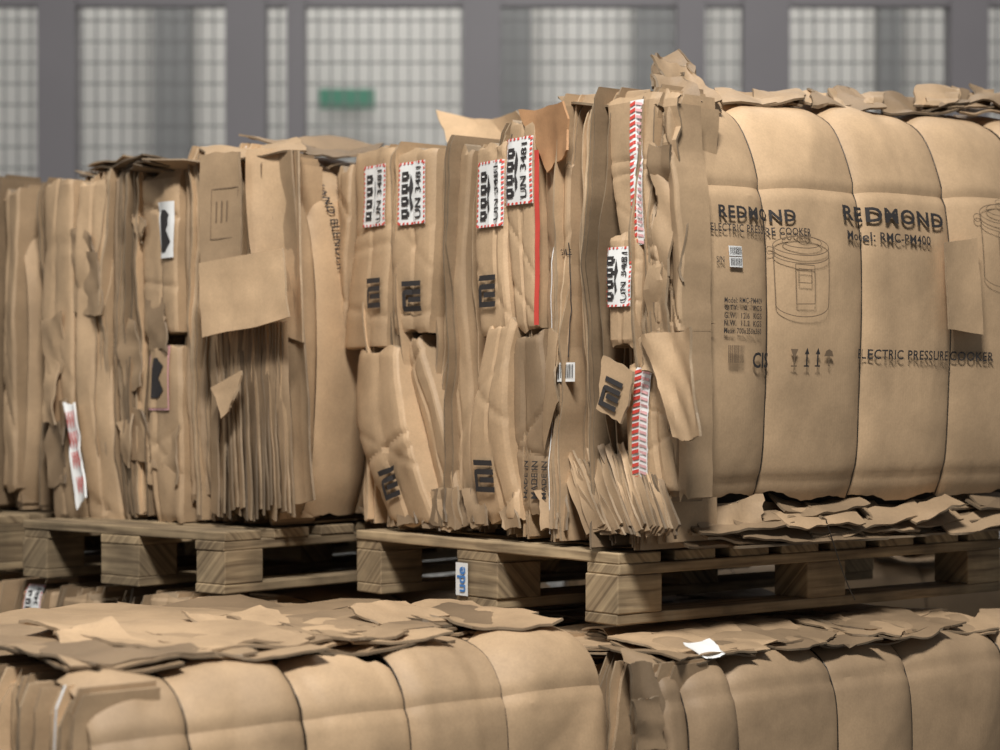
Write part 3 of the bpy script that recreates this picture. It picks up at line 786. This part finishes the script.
# ------------------------------------------------------------ background
FLOOR = plain('concrete_floor', (.16, .155, .145), .7, bump=.1, scale=5)
WALL = plain('painted_wall', (.55, .535, .50), .8, scale=1.2, var=.15)
STEEL = plain('grey_steel', (.185, .17, .178), .5, scale=3, var=.08)
MESHM = plain('mesh_wire', (.14, .135, .135), .5)
DARK = plain('dark_panel', (.19, .19, .185), .7)
GREEN = plain('sign_green', (.06, .20, .13), .6)
def simple(name, boxes, mat, parent=None):
    mb = MB()
    for x0, x1, y0, y1, z0, z1 in boxes:
        mb.box(Vector((x0, y0, z0)), Vector((x1 - x0, 0, 0)), Vector((0, y1 - y0, 0)), Vector((0, 0, z1 - z0)), 0, 1.0)
    return mb.build(name, parent, [mat], smooth=False)
simple('floor', [(-9, 9, -5, 13, -.1, 0)], FLOOR)
simple('wall_back', [(-9, 9, 13, 13.2, 0, 7)], WALL)
simple('wall_pilasters', [((x - w) , (x + w), 12.8, 12.999, 0, 6.5) for x, w in ((-2.1, .12), (.1, .1), (1.05, .18), (2.5, .07), (-3.9, .2), (4.2, .2))], DARK)
D0 = 9.5; k = D0 / 2000
posts = [((p - w / 2 - 500) * k, (p + w / 2 - 500) * k, D0 - .06, D0 + .06, 0, 5) for p, w in ((59, 38), (247, 40), (297, 18), (482, 38), (690, 28), (765, 46), (967, 38), (1160, 36), (-130, 36))]
par = simple('wire_mesh_partition', posts, STEEL)
simple('rails', [(-3.2, 3.4, D0 - .03, D0 + .03, z - .045, z + .045) for z in (.15, 1.8, 3.41, 4.9)], STEEL, par)
wires = []
x = -3.1
while x < 3.3:
    wires.append((x, x + .007, D0 - .003, D0 + .004, .1, 4.9)); x += .062
z = .2
while z < 4.9:
    wires.append((-3.1, 3.3, D0 + .005, D0 + .012, z, z + .007)); z += .1
simple('mesh_wires', wires, MESHM, par)
simple('emergency_sign', [(-1.15, -.8, 12.72, 12.799, 3.36, 3.48)], GREEN)
simple('sign_bracket', [(-1.0, -.95, 12.76, 13.0, 3.46, 3.48)], STEEL, bpy.data.objects['emergency_sign'])

# ------------------------------------------------------------ lights
def area(name, loc, tgt, size, power, col=(1, .985, .955)):
    l = bpy.data.lights.new(name, 'AREA'); l.shape = 'RECTANGLE'; l.size = size[0]; l.size_y = size[1]; l.energy = power; l.color = col
    o = bpy.data.objects.new(name, l); scene.collection.objects.link(o); o.location = loc
    o.rotation_euler = (Vector(tgt) - Vector(loc)).to_track_quat('-Z', 'Y').to_euler()
area('overhead_light', (-.1, .9, 5.6), (.1, 4.2, 1.5), (1.2, .5), 400)
area('overhead_light', (-3.5, 2.5, 5.6), (-.2, 4.6, 1.5), (.8, 2.0), 70)
area('overhead_light', (0, 10.8, 6.0), (0, 12.5, 1.5), (7, 1.0), 175)  # unseen light added to brighten the back wall
area('overhead_light', (1.5, 6.5, 6.0), (1.0, 6.5, 0), (4, 1.0), 60)
w = bpy.data.worlds.new('World'); scene.world = w; w.use_nodes = True
w.node_tree.nodes['Background'].inputs[0].default_value = (.88, .93, 1, 1); w.node_tree.nodes['Background'].inputs[1].default_value = .14

cam = bpy.data.cameras.new('Camera'); co = bpy.data.objects.new('Camera', cam); scene.collection.objects.link(co)
co.location = (0, 0, CAMZ); co.rotation_euler = (math.pi / 2, 0, 0)
cam.sensor_width = 36; cam.lens = 72; cam.shift_y = .025
cam.dof.use_dof = True; cam.dof.focus_distance = 4.15; cam.dof.aperture_fstop = 2.5
cam.clip_end = 60
scene.camera = co
